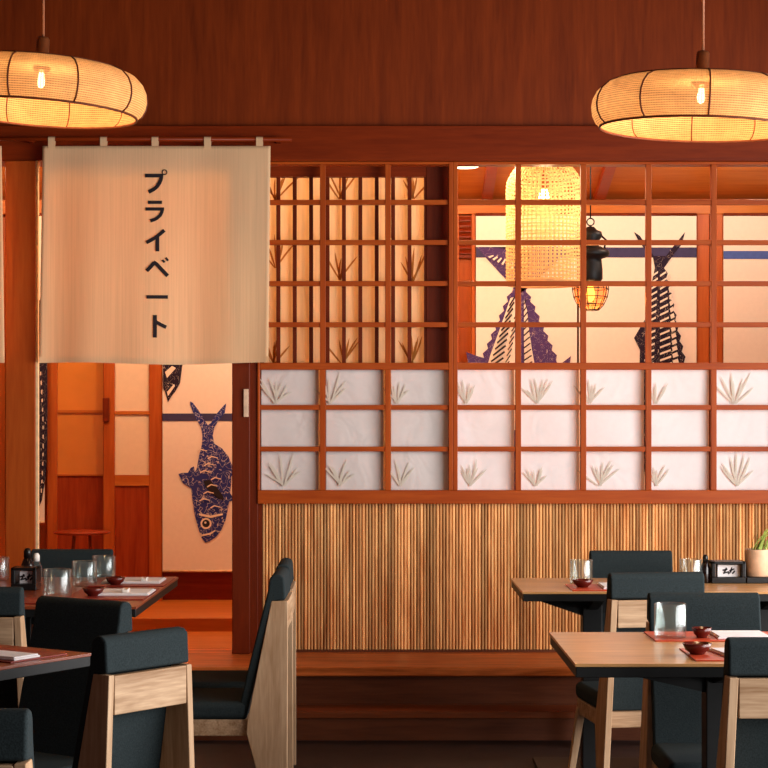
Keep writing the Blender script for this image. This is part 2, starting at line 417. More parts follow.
structure(mb.build('trim_13', M['frameX'], bevel=.004), 'wooden rail between bamboo panel and paper screens', 'rail')
mb = MB((0, DW, ZL)); mb.box(WX(262, DW), xe, DW-.004, DW+.012, ZL, WZ(649.5, DW))
structure(mb.build('trim_15', M['riserX']), 'thin dark strip closing the bamboo panel along the ledge', 'edge strip')
mb = MB((0, DW, ZL)); mb.box(WX(258, DW), WX(262, DW), DW-.012, DW+.014, ZL, zb1)
structure(mb.build('trim_14', M['darkZ']), 'thin dark edge strip at the left end of the bamboo', 'edge strip')

# ------------------------------------------------------------------ lattice screens
XS = [258+64.95*i for i in range(10)]
YS = [163, 203, 243, 284, 325, 366, 407.5, 449, 490]
def tuft(mb, px, py, d, h, n, spread, yoff, seed):
    rnd = random.Random(seed)
    for i in range(n):
        a = (i/(n-1)-.5)*2*spread+rnd.uniform(-.1, .1) if n > 1 else 0
        L = h*rnd.uniform(.62, 1.0); base = W(px+rnd.uniform(-1.5, 1.5), py, d)
        bend = rnd.uniform(-.15, .15)
        pts = []
        for t in (0, .25, .5, .75, 1):
            aa = a+bend*t
            pts.append((base.x+L*t*math.sin(aa), base.z+L*t*math.cos(aa), aa, .0052*(.35+1.6*t)*(1-t)**.6+.0007))
        l = []; r = []
        for (xx, zz, aa, w) in pts:
            l.append(mb.v((xx-w*math.cos(aa), d+yoff-.0004*i, zz+w*math.sin(aa)))); r.append(mb.v((xx+w*math.cos(aa), d+yoff-.0004*i, zz-w*math.sin(aa))))
        for k in range(4): mb.f([l[k], r[k], r[k+1], l[k+1]])
TUFT = {(0,5):(276,.9),(0,7):(284,1.),(1,5):(330,1.),(1,7):(340,.8),(2,5):(397,.7),(2,7):(400,.8),(3,5):(466,.7),(3,7):(470,.8),
        (4,5):(538,.8),(4,7):(536,.7),(5,5):(590,.7),(5,7):(600,.9),(6,5):(656,.7),(6,7):(657,.7),(7,5):(735,1.),(7,7):(738,1.),(8,5):(800,.8),(8,7):(806,.9)}
def screen(c0, c1, label):
    x0, x1 = WX(XS[c0], DW), WX(XS[c1], DW)
    root = thing('shoji_screen', label, 'screen', ((x0+x1)/2, DW, WZ(490, DW)), 0)
    o = root.location
    yf, yb = DW-.035, DW
    for c in (c0, c1):
        m = MB(o); w = .022 if c not in (0,) else .012
        xx = WX(XS[c], DW)
        xa, xb = (xx, xx+w) if c == c0 else (xx-w, xx)
        m.box(xa, xb, yf-.006, yb, WZ(490, DW), zl0)
        m.build('stile', M['frameZ'], root, bevel=.003)
    m = MB(o); m.box(x0+.012, x1-.012, yf-.004, yb-.002, WZ(370, DW), WZ(363, DW))
    m.build('middle_rail', M['frameX'], root, bevel=.003)
    m = MB(o); m.box(x0+.012, x1-.012, yf-.004, yb-.002, zl0-.012, zl0)
    m.build('top_rail', M['frameX'], root, bevel=.002)
    m = MB(o)
    for c in range(c0+1, c1):
        xx = WX(XS[c], DW); m.box(xx-.0135, xx+.0135, yf, yb, WZ(490, DW), zl0-.012)
    m.build('lattice_upright', M['frameZ'], root, bevel=.002)
    m = MB(o)
    for yv in (203, 243, 284, 325, 407.5, 449):
        zz = WZ(yv, DW); m.box(x0+.012, x1-.012, yf+.004, yb-.004, zz-.012, zz+.012)
    m.build('lattice_crossbar', M['frameX'], root, bevel=.002)
    dp = DW+.004
    for c in range(c0, c1):
        # one paper sheet per column, hung a little loose behind the bars
        m = MB(o)
        xa, xb = WX(XS[c], DW)+.016, WX(XS[c+1], DW)-(.022 if c < 3 else .017)
        za, zb = WZ(492, DW), WZ(367, DW)
        nx, nz = 14, 24; g = []
        for i in range(nx+1):
            row = []
            for j in range(nz+1):
                u, v_ = i/nx, j/nz
                yy = dp+.004+.0025*math.sin(5*u+c*1.7+2*v_)+.0018*math.sin(9*v_+c+3*u)
                row.append(m.v((xa+(xb-xa)*u, yy, za+(zb-za)*v_)))
            g.append(row)
        for i in range(nx):
            for j in range(nz): m.f([g[i][j], g[i+1][j], g[i+1][j+1], g[i][j+1]])
        sheet = m.build('paper_sheet', M['papershade'] if c < 3 else M['paper'], root, smooth=True)
        for r in (5, 7):
            m = MB(o); bx, hh = TUFT[(c, r)]
            tuft(m, bx, YS[r+1]-4, DW, .2*hh*.86, 7 if hh > .75 else 6, .85 if hh > .85 else .68, .0015, c*10+r)
            m.build('grass_tuft', M['leaf'], sheet)
    return root
screen(0, 3, 'brown lattice shoji screen whose papers look grey, next to the doorway')
screen(3, 9, 'wide brown lattice shoji screen with bright white lower papers, right of the room')

# sliding door with close slats behind the left screen
dS = 8.66
root = thing('sliding_door', 'sliding door of narrow upright slats with backlit grass paper behind the left screen', 'sliding door', (WX(355, dS), dS, ZL))
o = root.location
xa, xb = WX(247, dS), WX(452, dS)
m = MB(o); m.box(WX(426, dS), xb, dS-.04, dS+.0, ZL, zl0-.01); m.build('stile', M['darkZ'], root, bevel=.003)
m = MB(o); m.box(xa, xa+.05, dS-.04, dS, ZL, zl0-.01); m.build('stile', M['darkZ'], root, bevel=.003)
m = MB(o); m.box(xa+.05, WX(426, dS), dS-.04, dS, WZ(178, dS), zl0-.01); m.build('top_rail', M['lintelX'], root)
m = MB(o); m.box(xa+.05, WX(426, dS), dS-.04, dS, ZL, ZL+.12); m.build('bottom_rail', M['lintelX'], root)
m = MB(o)
for i in range(11):
    xx = WX(262.3+16.35*i, dS); m.box(xx-.0095, xx+.0095, dS-.034, dS-.006, ZL+.12, WZ(178, dS))
m.build('slat', M['darkZ'], root)
m = MB(o)
for yv in (203, 243, 284, 325, 366, 449):
    zz = WZ(yv, dS); m.box(xa+.05, WX(426, dS), dS-.03, dS-.008, zz-.009, zz+.009)
m.build('crossbar', M['darkZ'], root)
m = MB(o); m.box(xa+.02, WX(430, dS), dS+.002, dS+.004, ZL+.02, WZ(170, dS))
pp = m.build('paper', M['backpaper'], root)
for k, (bx, by) in enumerate([(276,200),(340,199),(413,199),(340,280),(412,282),(276,268),(274,364),(343,364),(412,364)]):
    m = MB(o); tuft(m, bx, by, dS, .17, 6, .6, .0005, 50+k); m.build('grass_tuft', M['leafbrown'], pp)

# ------------------------------------------------------------------ room behind
DB = 10.5
mb = MB((0, 8.7, ZL)); mb.box(XL, XR, 8.72, 9.46, 0, ZL)
structure(mb.build('floor_inner', M['inX']), 'orange wood floor of the inner room seen through the doorway', 'floor')
mb = MB((0, 9.46, ZL)); mb.box(XL, XR, 9.46, DB, 0, .379)
structure(mb.build('floor_step', M['inX'], bevel=.006), 'raised orange wood step across the inner room', 'step')
mb = MB((0, DB, 0)); mb.box(XL, XR, DB, DB+.1, 0, 3.85)
structure(mb.build('wall_inner', M['inZ']), 'warm orange wood wall at the back of the inner room', 'wall')
mb = MB((0, DB, 0)); mb.box(XL, XR, DB-.02, DB, .379, .56)
structure(mb.build('baseboard_inner', M['redX']), 'deep red board along the foot of the inner wall', 'baseboard')
mb = MB((0, DB, 0))
mb.hexa([(XL,8.71,3.22),(XR,8.71,3.22),(XR,DB,2.78),(XL,DB,2.78),(XL,8.71,3.26),(XR,8.71,3.26),(XR,DB,2.82),(XL,DB,2.82)])
structure(mb.build('ceiling_inner', M['inX']), 'sloping orange board ceiling of the inner room', 'ceiling')
def zc(y): return 2.78+(DB-y)*(3.22-2.78)/(DB-8.71)
for k, px in enumerate((-40, 120, 300, 489, 604)):
    xx = WX(px, 10.2)
    mb = MB((xx, 9.6, 2.9))
    y0, y1 = 8.73, DB-.06
    mb.hexa([(xx-.03,y0,zc(y0)-.05),(xx+.03,y0,zc(y0)-.05),(xx+.03,y1,zc(y1)-.05),(xx-.03,y1,zc(y1)-.05),
             (xx-.03,y0,zc(y0)+.002),(xx+.03,y0,zc(y0)+.002),(xx+.03,y1,zc(y1)+.002),(xx-.03,y1,zc(y1)+.002)])
    structure(mb.build('trim_%d' % (20+k), M['redX']), 'sloping ceiling rafter of the inner room', 'rafter')
mb = MB((0, DB, 2.7)); mb.box(XL, XR, DB-.07, DB, WZ(214, DB-.07), WZ(200, DB-.07))
structure(mb.build('trim_30', M['inX'], bevel=.004), 'orange wood beam along the top of the inner wall', 'beam')
for k, (p0, p1) in enumerate(((697, 709.5), (711.5, 723), (457, 459), (471.5, 475.5))):
    dd = DB-.09
    mb = MB((WX(p0, dd), dd, .379)); mb.box(WX(p0, dd), WX(p1, dd), dd, DB-.0, .379, WZ(214, dd))
    structure(mb.build('trim_%d' % (31+k), M['inZ'], bevel=.004),
              ['reddish upright between the fish banners and the white banner, left of two',
               'orange upright beside the white banner, right of two', 'narrow upright left of the louvred shutter',
               'narrow upright between louvred shutter and fish banner'][k], 'upright')
# louvred shutter
root = thing('louvred_shutter', 'small orange louvred shutter seen at the left of the right screen', 'shutter', W(465, 366, DB-.05))
o = root.location; dd = DB-.05
m = MB(o); m.box(WX(459, dd), WX(471.5, dd), dd+.02, dd+.045, .6, WZ(215, dd)); m.build('panel', M['inZ'], root)
m = MB(o)
for k in range(7):
    zz = WZ(252-5.5*k, dd); m.hexa([(WX(459, dd),dd,zz-.012),(WX(471.5, dd),dd,zz-.012),(WX(471.5, dd),dd+.02,zz+.01),(WX(459, dd),dd+.02,zz+.01),
        (WX(459, dd),dd,zz-.006),(WX(471.5, dd),dd,zz-.006),(WX(471.5, dd),dd+.02,zz+.016),(WX(459, dd),dd+.02,zz+.016)])
m.build('louvre', M['redX'], root)
m = MB(o); m.box(WX(457.5, dd), WX(471.5, dd), dd-.008, dd+.02, WZ(258, dd), WZ(255, dd)); m.build('rail', M['darkZ'], root)

# inner sliding doors under the curtain
def inner_door(p0, p1, dd, panes, lowtop, label, pane_m, stl, strr, handle):
    root = thing('sliding_door', label, 'sliding door', W((p0+p1)/2, 600, dd)); root.location.z = .379
    o = root.location; zt = WZ(214, dd)-.005
    m = MB(o); m.box(WX(p0, dd), WX(p0+stl, dd), dd, dd+.035, .379, zt); m.build('stile', M['inZ'], root, bevel=.003)
    m = MB(o); m.box(WX(p1-strr, dd), WX(p1, dd), dd, dd+.035, .379, zt); m.build('stile', M['inZ'], root, bevel=.003)
    a, b = WX(p0+stl, dd), WX(p1-strr, dd)
    m = MB(o)
    ys = [214]+[y for pr in panes for y in pr]+[lowtop]
    edges = [(zt-.08, zt)]
    for i in range(len(panes)):
        y1 = panes[i][1]; y2 = panes[i+1][0] if i+1 < len(panes) else lowtop
        edges.append((WZ(y2, dd), WZ(y1, dd)))
    edges.append((.379, .44))
    for e0, e1 in edges: m.box(a, b, dd+.003, dd+.032, e0, e1)
    m.build('rail', M['inX'], root, bevel=.002)
    for (y1, y2) in panes:
        m = MB(o); m.box(a, b, dd+.014, dd+.02, WZ(y2, dd), min(WZ(y1, dd), zt-.08)); m.build('glass_pane', pane_m, root)
    m = MB(o); m.box(a, b, dd+.012, dd+.022, .44, WZ(lowtop, dd)); m.build('lower_panel', M['redZ'], root)
    if handle:
        m = MB(o); m.box(WX(handle[0], dd), WX(handle[1], dd), dd-.016, dd, WZ(handle[3], dd), WZ(handle[2], dd)); m.build('handle', M['darkZ'], root, bevel=.004)
    return root
inner_door(47, 106, 10.455, [(225, 300), (305, 410), (413, 474)], 476, 'inner sliding door with amber glass, left of the two under the curtain', M['amber'], 10, 3, None)
inner_door(103.5, 162, 10.41, [(225, 300), (305, 411), (414.5, 475)], 486, 'inner sliding door with frosted pale panes beside the fish banner', M['frost'], 11, 13, (103, 109.5, 398, 422))

# ------------------------------------------------------------------ fish banners
def banner(p0, p1, bot, stripe, label, sm, dd=10.40, top=214.5):
    root = thing('fish_banner' if 'fish' in label else 'cloth_banner', label, 'banner', W((p0+p1)/2, bot, dd))
    o = root.location; m = MB(o)
    nx, nz = 10, 24; g = []
    xa, xb, za, zb = WX(p0, dd), WX(p1, dd), WZ(bot, dd), WZ(top, dd)
    for side in (0, .003):
        gg = []
        for i in range(nx+1):
            gg.append([m.v((xa+(xb-xa)*i/nx, dd+side+.002*math.sin(i*.9)*0, za+(zb-za)*j/nz)) for j in range(nz+1)])
        for i in range(nx):
            for j in range(nz): m.f([gg[i][j], gg[i+1][j], gg[i+1][j+1], gg[i][j+1]])
        g.append(gg)
    m.build('cloth', M['banner'], root, smooth=True)
    m = MB(o); m.tube([(xa, dd+.001, za), (xb, dd+.001, za)], .007, 8); m.build('bottom_rod', M['plaster'], root, smooth=True)
    m = MB(o); m.tube([(xa, dd+.0, zb), (xb, dd+.0, zb)], .009, 8); m.build('top_rod', M['darkZ'], root, smooth=True)
    if stripe:
        m = MB(o); m.box(xa, xb, dd-.003, dd-.0015, WZ(stripe[1], dd), WZ(stripe[0], dd)); m.build('stripe', sm, root)
    return root, dd
def print_poly(root, dd, pts, mat, name='fish_print', lift=.003, extra=()):
    m = MB(root.location)
    m.prism([W(x, y, dd-lift) for x, y in pts], (0, -.0015, 0))
    mats = [mat, M['pale'], M['text']]
    for k, (mi, poly) in enumerate(extra):
        m.prism([W(x, y, dd-lift-.0018-.0006*k) for x, y in poly], (0, -.0008, 0), mi)
    return m.build(name, mats, root)
def disc(cx, cy, r, n=18): return [(cx+r*math.cos(2*math.pi*k/n), cy+r*math.sin(2*math.pi*k/n)) for k in range(n)]
# banner under the curtain
q = .2931
def z3(l): return [(155+x*q, 355+y*q) for x, y in l]
bA, dd = banner(162.5, 262, 571, (413.5, 421), 'cream banner with a navy fish hanging head down in the doorway', M['navy'])
body = z3([(119,158),(122,174),(130,196),(144,224),(157,247),(162,275),(160,305),(150,345),(143,385),(136,400),(133,380),(122,385),(112,402),(95,402),(80,405),(86,420),(96,437),(112,448),(124,455),(127,490),(134,540),(146,585),(152,605),(165,615),(158,622),(172,640),(186,636),(205,624),(225,600),(240,565),(248,530),(253,500),(266,496),(262,480),(256,470),(260,440),(260,415),(268,405),(262,375),(250,345),(228,318),(202,302),(197,275),(202,248),(218,222),(238,198),(243,164),(226,182),(204,208),(191,232),(180,240),(170,224),(148,188),(129,163)])
ex = [(1, z3(disc(174,575,19))), (2, z3(disc(174,575,13))), (1, z3(disc(172,572,4))),
      (2, z3([(165,430),(185,425),(210,450),(232,480),(235,495),(215,490),(190,470),(172,450)])),
      (1, z3([(150,540),(190,548),(230,540),(232,546),(190,556),(150,547)])), (1, z3([(162,612),(190,606),(205,596),(207,600),(190,612),(164,618)]))]
for k in range(9):
    a, b = 180+((k*37) % 50)-20, 320+k*24
    ex.append((1, z3([(a-18, b+8), (a-4, b), (a+18, b+6), (a+18, b+9), (a-3, b+4), (a-16, b+12)])))
print_poly(bA, dd, body, M['ink'], extra=ex)
print_poly(bA, dd, [(163,300),(188,300),(186,330),(183,360),(180,383),(175,392),(171,397),(168,402),(165,392),(163,388)], M['inkfine'], extra=[(1, [(165,372),(172,366),(176,368),(167,378)]), (1, [(167,392),(174,384),(175,386),(168,396)])])
# banners behind the right screen
bB, dd = banner(476, 577, 571, (247, 257.5), 'cream banner with a big purple fish tail behind the round wicker lamp', M['navy'])
serr = lambda x0, y0, x1, y1, n, amp: [(x0+(x1-x0)*k/(2*n)+(amp if k % 2 else 0), y0+(y1-y0)*k/(2*n)) for k in range(2*n+1)]
left = serr(512, 292, 484, 358, 7, -3.2)
right = serr(526, 292, 556, 360, 7, 3.0)
body = [(477,247),(496,247.5),(511,250),(515,264),(516,280)]+left+[(477,356),(466,352),(470,372),(480,380),(482,450),(500,500),(521,520),(545,500),(562,450),(566,385),(571,356),(558,366)]+right[::-1]+[(526,280),(528,264),(531,250),(548,247),(566,247),(558,260),(543,270),(528,288),(521,293),(514,288),(500,273),(486,258)]
hatch = [(1, [(510.5,298),(518.5,296),(519,320),(520,345),(521,372),(523,430),(486,430),(486,372),(490,356),(498,334),(505,314)]), (1, [(524,300),(527,310),(529,330),(532,350),(536,372),(538,400),(525,400),(524,340)])]
for k in range(15):
    y = 298+k*6.2
    xl = 511-(y-292)*.33; w_ = 6+k*.85
    hatch.append((2, [(xl, y+7), (xl+w_, y-3), (xl+w_+.8, y-1.2), (xl+.8, y+8.6)]))
    if k > 1: hatch.append((2, [(xl+w_+1, y+8), (xl+w_+6, y+.5), (xl+w_+6.6, y+1.8), (xl+w_+1.6, y+9)]))
    hatch.append((2, [(523.5, y+6), (526+k*.6, y+1), (526.5+k*.6, y+2.3), (524, y+7.4)]))
for k in range(6):
    hatch.append((1, [(488+k*4.5, 256.5+k*2.4), (493+k*4, 255+k*1.2), (494+k*4, 256+k*1.2), (489.5+k*4.5, 258+k*2.4)]))
print_poly(bB, dd, body, M['purple'], extra=hatch)
bC, dd = banner(579, 696.5, 571, (247.5, 257.5), 'cream banner with a dark horned fish tail behind the hanging lantern', M['navy'])
left = serr(654, 268, 640, 330, 7, -2.0)
right = serr(664, 268, 684, 362, 9, 2.6)
body = [(634,232),(640,236),(649,250),(654,256),(666,256),(672,248),(685,232),(682,244),(674,254),(667,264)]+right+[(684,420),(670,500),(660,520),(648,500),(638,420),(640,350),(634,338),(641,326),(646,318)]+[(650,290),(655,268),(653,258),(644,248),(638,240)]
hatch = []
for k in range(15):
    y = 272+k*6.5
    hatch.append((1, [(652-k*.6, y+3), (658-k*.3, y-1), (658-k*.3, y+1), (652-k*.6, y+5)]))
    hatch.append((1, [(660, y+3), (666+k*.4, y-1), (666+k*.4, y+1), (660, y+5)]))
    hatch.append((1, [(668+k*.35, y+4), (670+k*.6, y+2), (671+k*.6, y+6), (669+k*.35, y+8)]))
print_poly(bC, dd, body, M['inkfine'], extra=hatch)
banner(723.5, 842, 571, (251, 259), 'plain white cloth banner with one blue stripe at the right edge', M['blue'])
# dark crescent banner left of the inner doors
bL, dd = banner(10, 44.5, 522, None, 'cream banner with a huge dark curved fish behind the doorway post', M['navy'], 10.40)
body = [(44,300),(47,340),(47.6,400),(47.4,440),(46,475),(42,500),(36,514),(26,520),(16,500),(13,440),(14,380),(18,330),(26,300)]
body = [(min(x, 44.2) if False else x, y) for x, y in body]
dots = []
for k in range(14):
    y = 372+k*9; xx = 40+2.6*math.sin((k/13)*math.pi*.9)
    dots.append((1, [(xx, y), (xx+1.2, y-.5), (xx+1.1, y+3+(k % 3)), (xx, y+3.4)]))
print_poly(bL, dd, body, M['inkfine'], extra=dots)

# red stool in the inner room
dd = 9.8
st = thing('stool', 'small round red brown stool standing before the inner sliding doors', 'stool', (WX(82, dd), dd, .379))
m = MB(); m.lathe([(0,.434),(.14,.434),(.155,.437),(.158,.444),(.15,.450),(0,.450)], seg=32); m.build('seat', M['redX'], st, smooth=True)
for k in range(4):
    a = math.pi/4+k*math.pi/2+.25
    m = MB(); m.tube([(.06*math.cos(a), .06*math.sin(a), .425), (.11*math.cos(a), .11*math.sin(a), 0)], .006, 8); m.build('leg', M['redZ'], st, smooth=True)
m = MB(); m.tube([(.085*math.cos(k*math.pi/8), .085*math.sin(k*math.pi/8), .2) for k in range(16)], .006, 6, True); m.build('foot_ring', M['redZ'], st, smooth=True)

# wicker pendant in the inner room
dd = 9.3; s = F/dd
wx, zbot = WX(544, dd), WZ(284, dd)
root = thing('wicker_pendant_lamp', 'tall round topped open weave wicker lamp hanging behind the right screen', 'pendant lamp', (wx, dd, zbot))
R = 38/s; hcyl = (284-190)/s; ztop = (284-158)/s
def wr(z):
    if z <= hcyl: return R*(1.0-.0*z)
    t = (z-hcyl)/(ztop-hcyl); return R*math.sqrt(max(0, 1-.93*t*t))
nv = 54
m = MB(); nzs = 40
for k in range(nv):
    a = 2*math.pi*k/nv; hw = .0041; pr = None
    for j in range(nzs+1):
        z = ztop*j/nzs; r = wr(z)+.0015*(1 if (k+j) % 2 else -1)
        ca, sa = math.cos(a), math.sin(a)
        p1 = m.v((r*ca+hw*sa, r*sa-hw*ca, z)); p2 = m.v((r*ca-hw*sa, r*sa+hw*ca, z))
        if pr: m.f([pr[0], pr[1], p2, p1])
        pr = (p1, p2)
nr = 34
for j in range(nr):
    z = ztop*(j+.5)/nr; hw = .0041; pr = None; first = None
    wob = random.uniform(-.003, .003)
    for k in range(nv+1):
        a = 2*math.pi*k/nv; r = wr(z+wob)+.0015*(-1 if (k+j) % 2 else 1)
        r2 = wr(min(z+wob+hw, ztop)); r1 = wr(z+wob-hw)
        if k == nv: p1, p2 = first
        else:
            p1 = m.v((r1*math.cos(a)*r/wr(z+wob), r1*math.sin(a)*r/wr(z+wob), z+wob-hw)); p2 = m.v((r2*math.cos(a)*r/wr(z+wob), r2*math.sin(a)*r/wr(z+wob), z+wob+hw))
        if first is None: first = (p1, p2)
        if pr: m.f([pr[0], p1, p2, pr[1]])
        pr = (p1, p2)
m.build('shade', M['wicker'], root, norm=False)
for z in (0, ztop):
    m = MB(); m.tube([(wr(z)*math.cos(k*math.pi/16), wr(z)*math.sin(k*math.pi/16), z) for k in range(32)], .007, 8, True)
    m.build('bottom_rim' if z == 0 else 'top_rim', M['wicker'], root, smooth=True)
zb_ = (284-197)/s
m = MB(); m.lathe([(0,-.045),(.018,-.035),(.028,-.01),(.024,.02),(.013,.045),(0,.045)], (0,0,zb_), 16); m.build('bulb', M['bulb'], root, smooth=True)
m = MB(); m.lathe([(0,.044),(.018,.044),(.02,.10),(.012,.12),(0,.12)], (0,0,zb_), 16); m.build('socket', M['copper'], root, smooth=True)
m = MB(); m.tube([(0,0,zb_+.12),(0,0,zc(dd)-zbot)], .005, 6); m.build('cord', M['cordc'], root, smooth=True)

# lantern
dd = 9.55; s = F/dd
lx = WX(590.5, dd); L0 = WZ(310, dd)
root = thing('lantern_lamp', 'dark metal cage lantern with glowing amber bulb hanging behind the right screen', 'lantern', (lx, dd, L0))
Z = lambda y: (310-y)/s
m = MB(); m.lathe([(0,Z(226)),(.02,Z(227)),(.035,Z(230)),(.06,Z(232)),(.065,Z(236)),(.05,Z(240)),(.045,Z(247)),(.06,Z(247)),(.10,Z(251)),(.104,Z(254)),(.095,Z(257)),(.06,Z(259)),(.062,Z(263)),(.066,Z(270)),(.066,Z(279)),(.05,Z(283)),(0,Z(283))], seg=32)
m.build('hood', M['black'], root, smooth=True)
m = MB(); m.tube([(.02*math.cos(a), 0, Z(222)+.02*math.sin(a)) for a in [k*math.pi/8 for k in range(16)]], .004, 6, True); m.build('ring', M['black'], root, smooth=True)
m = MB(); m.tube([(0,0,Z(219)),(0,0,zc(dd)-L0)], .004, 6); m.build('chain', M['black'], root, smooth=True)
for sx in (-1, 1):
    m = MB(); m.tube([(sx*.06,0,Z(236)),(sx*.085,0,Z(240)),(sx*.075,0,Z(249))], .006, 6); m.build('bracket', M['black'], root, smooth=True)
m = MB()
prof = [(.097, Z(284)), (.099, Z(289)), (.092, Z(297)), (.072, Z(304.5)), (.045, Z(310))]
for k in range(10):
    a = 2*math.pi*k/10; m.tube([(r*math.cos(a), r*math.sin(a), z) for r, z in prof], .0028, 5)
for r, z in prof: m.tube([(r*math.cos(k*math.pi/12), r*math.sin(k*math.pi/12), z) for k in range(24)], .0028, 5, True)
m.build('cage', M['black'], root, smooth=True)
m = MB(); m.lathe([(r*.94, z) for r, z in prof], seg=24); m.build('globe', M['globe'], root, smooth=True)
m = MB(); m.lathe([(0,Z(302)),(.018,Z(300)),(.024,Z(295)),(.018,Z(288)),(.012,Z(283)),(0,Z(283))], seg=16); m.build('bulb', M['bulb2'], root, smooth=True)

# ceiling light in the inner room
yy = 9.93
o_ = MB((WX(465, yy), yy, zc(yy)-.02)); o_.lathe([(0,-.012),(.075,-.012),(.09,-.004),(.09,.02),(0,.02)], (WX(465, yy), yy, zc(yy)-.02), 24)
tag(o_.build('ceiling_light', M['disc'], smooth=True), 'small bright round ceiling light at the top left of the right screen', 'ceiling light')

# ------------------------------------------------------------------ noren curtains
dN = 8.44
rod = MB(W(140, 139, dN)); rod.tube([W(-140, 138.5, dN+.012), W(292, 139.5, dN+.012)], .0105, 10)
rod = rod.build('curtain_rod', M['lintelX'], smooth=True)
tag(rod, 'dark red round rod carrying the linen curtains over the doorway', 'curtain rod')
for px in (-100, 30, 278):
    m = MB(rod.location); m.box(WX(px-2, dN), WX(px+2, dN), dN+.012, 8.512, WZ(141.5, dN), WZ(136.5, dN))
    m.build('bracket', M['lintelX'], rod)
def fold(u, v, ph):
    amp = .004+.018*(1-v)
    return amp*(math.sin(2*math.pi*(1.6*u)+ph+.5*v)+.55*math.sin(2*math.pi*3.3*u+1.3*ph-.8*v))*(.35+.65*min(1, abs(u-.5)*2.4+.1))
def noren(pT, pB, label, ph, tabs, left_off=0):
    root = thing('noren_curtain', label, 'curtain', W((pT[0]+pT[1])/2, 363, dN)); o = root.location
    m = MB(o); nx, nz = 72, 60; g = []
    def pt(u, v):
        a = pB[0]+(pT[0]-pB[0])*v; b = pB[1]+(pT[1]-pB[1])*v
        x = a+(b-a)*u; y = 363.5+(146-363.5)*v-1.2*math.sin(u*7+ph)*(1-v)
        p = W(x, y, dN); p.y += fold(u, v, ph)*(1 if v < .97 else .6); return p
    for i in range(nx+1): g.append([m.v(pt(i/nx, j/nz)) for j in range(nz+1)])
    for i in range(nx):
        for j in range(nz): m.f([g[i][j], g[i+1][j], g[i+1][j+1], g[i][j+1]])
    clothm = m.build('cloth', M['noren'], root, smooth=True)
    md = clothm.modifiers.new('Solidify', 'SOLIDIFY'); md.thickness = .0016
    m = MB(o)
    hem = []
    for i in range(nx+1):
        p, q_ = pt(i/nx, 0), pt(i/nx, .028); hem.append((m.v(p+Vector((0,-.0022,0))), m.v(q_+Vector((0,-.0022,0)))))
    for i in range(nx): m.f([hem[i][0], hem[i+1][0], hem[i+1][1], hem[i][1]])
    m.build('hem', M['noren'], root, smooth=True)
    for px in tabs:
        m = MB(o); r = .0135; pts = []
        zt = WZ(139, dN); zb = WZ(148.5, dN); xa, xb = WX(px-3.4, dN), WX(px+3.4, dN)
        yc = dN+.012
        path = [(yc-.012, zb)]+[(yc-r*math.cos(a), zt+r*math.sin(a)) for a in [k*math.pi/8 for k in range(9)]]+[(yc-.006, zb)]
        rows = [(m.v((xa, y, z)), m.v((xb, y, z))) for y, z in path]
        for k in range(len(rows)-1): m.f([rows[k][0], rows[k][1], rows[k+1][1], rows[k+1][0]])
        t = m.build('tab', M['noren'], root, smooth=True)
    return root, pt
root, pt = noren((42.5, 270.5), (38.3, 268.5), 'cream linen noren curtain with black lettering hanging in the doorway', .6, (51.5, 103.5, 155, 207.5, 259.5))
# lettering, stroke by stroke, as thin cloth ink following the folds
k1 = 45/384
def A(l): return [(135+x*k1, 165+y*k1) for x, y in l]
def B(l): return [(135+x*k1, 250+y*k1) for x, y in l]
strokes = [(A([(88,92),(140,92),(190,92),(242,92)]), 32), (A([(228,80),(224,120),(212,152),(188,188),(160,210),(118,232)]), 32),
    (A([(112,320),(170,320),(232,320)]), 28), (A([(92,377),(150,377),(200,377),(250,377)]), 28), (A([(236,368),(230,405),(216,432),(190,456),(165,468),(132,479)]), 28),
    (A([(252,558),(222,585),(190,610),(150,637),(98,664)]), 30), (A([(193,600),(193,650),(193,738)]), 32),
    (B([(102,180),(135,146),(168,108)]), 32), (B([(160,104),(188,124),(220,158),(280,222)]), 32), (B([(236,86),(254,107)]), 18), (B([(264,66),(284,92)]), 18),
    (B([(100,402),(160,402),(220,402),(282,402)]), 30), (B([(173,556),(173,620),(173,690),(173,748)]), 33), (B([(178,612),(220,637),(268,660)]), 30)]
m = MB(root.location)
def cloth_y(px, py):
    v = (363.5-py)/(363.5-146); a = 38.3+(42.5-38.3)*v; b = 268.5+(270.5-268.5)*v
    return fold((px-a)/(b-a), v, .6)
def ribbon(pts, w, closed=False):
    n = len(pts); rows = []
    # resample
    for i in range(n):
        p0 = pts[i-1] if (i > 0 or closed) else pts[i]; p1 = pts[(i+1) % n] if (i < n-1 or closed) else pts[i]
        tx, ty = p1[0]-p0[0], p1[1]-p0[1]; L = math.hypot(tx, ty); nx_, ny_ = -ty/L, tx/L
        row = []
        for sgn in (-1, 1):
            x, y = pts[i][0]+nx_*sgn*w/2, pts[i][1]+ny_*sgn*w/2
            p = W(x, y, dN); p.y += cloth_y(x, y)-.004; row.append(m.v(p))
        rows.append(row)
    for i in range(n if closed else n-1):
        a, b = rows[i], rows[(i+1) % n]; m.f([a[0], a[1], b[1], b[0]])
RING = (A([(253+20*math.cos(a), 63+20*math.sin(a)) for a in [k*math.pi/8 for k in range(16)]]), 9*k1, True)
for ids in ((0, 1, 'ring'), (2, 3, 4), (5, 6), (7, 8, 9, 10), (11,), (12, 13)):
    m = MB(root.location)
    for i in ids:
        if i == 'ring': ribbon(*RING)
        else: ribbon(strokes[i][0], strokes[i][1]*k1)
    m.build('printed_character', M['text'], root)
noren((-142, 1.5), (-146, 5.5), 'cream linen noren curtain cut by the left edge of the picture', 2.1, (-130, -80, -30, -6))

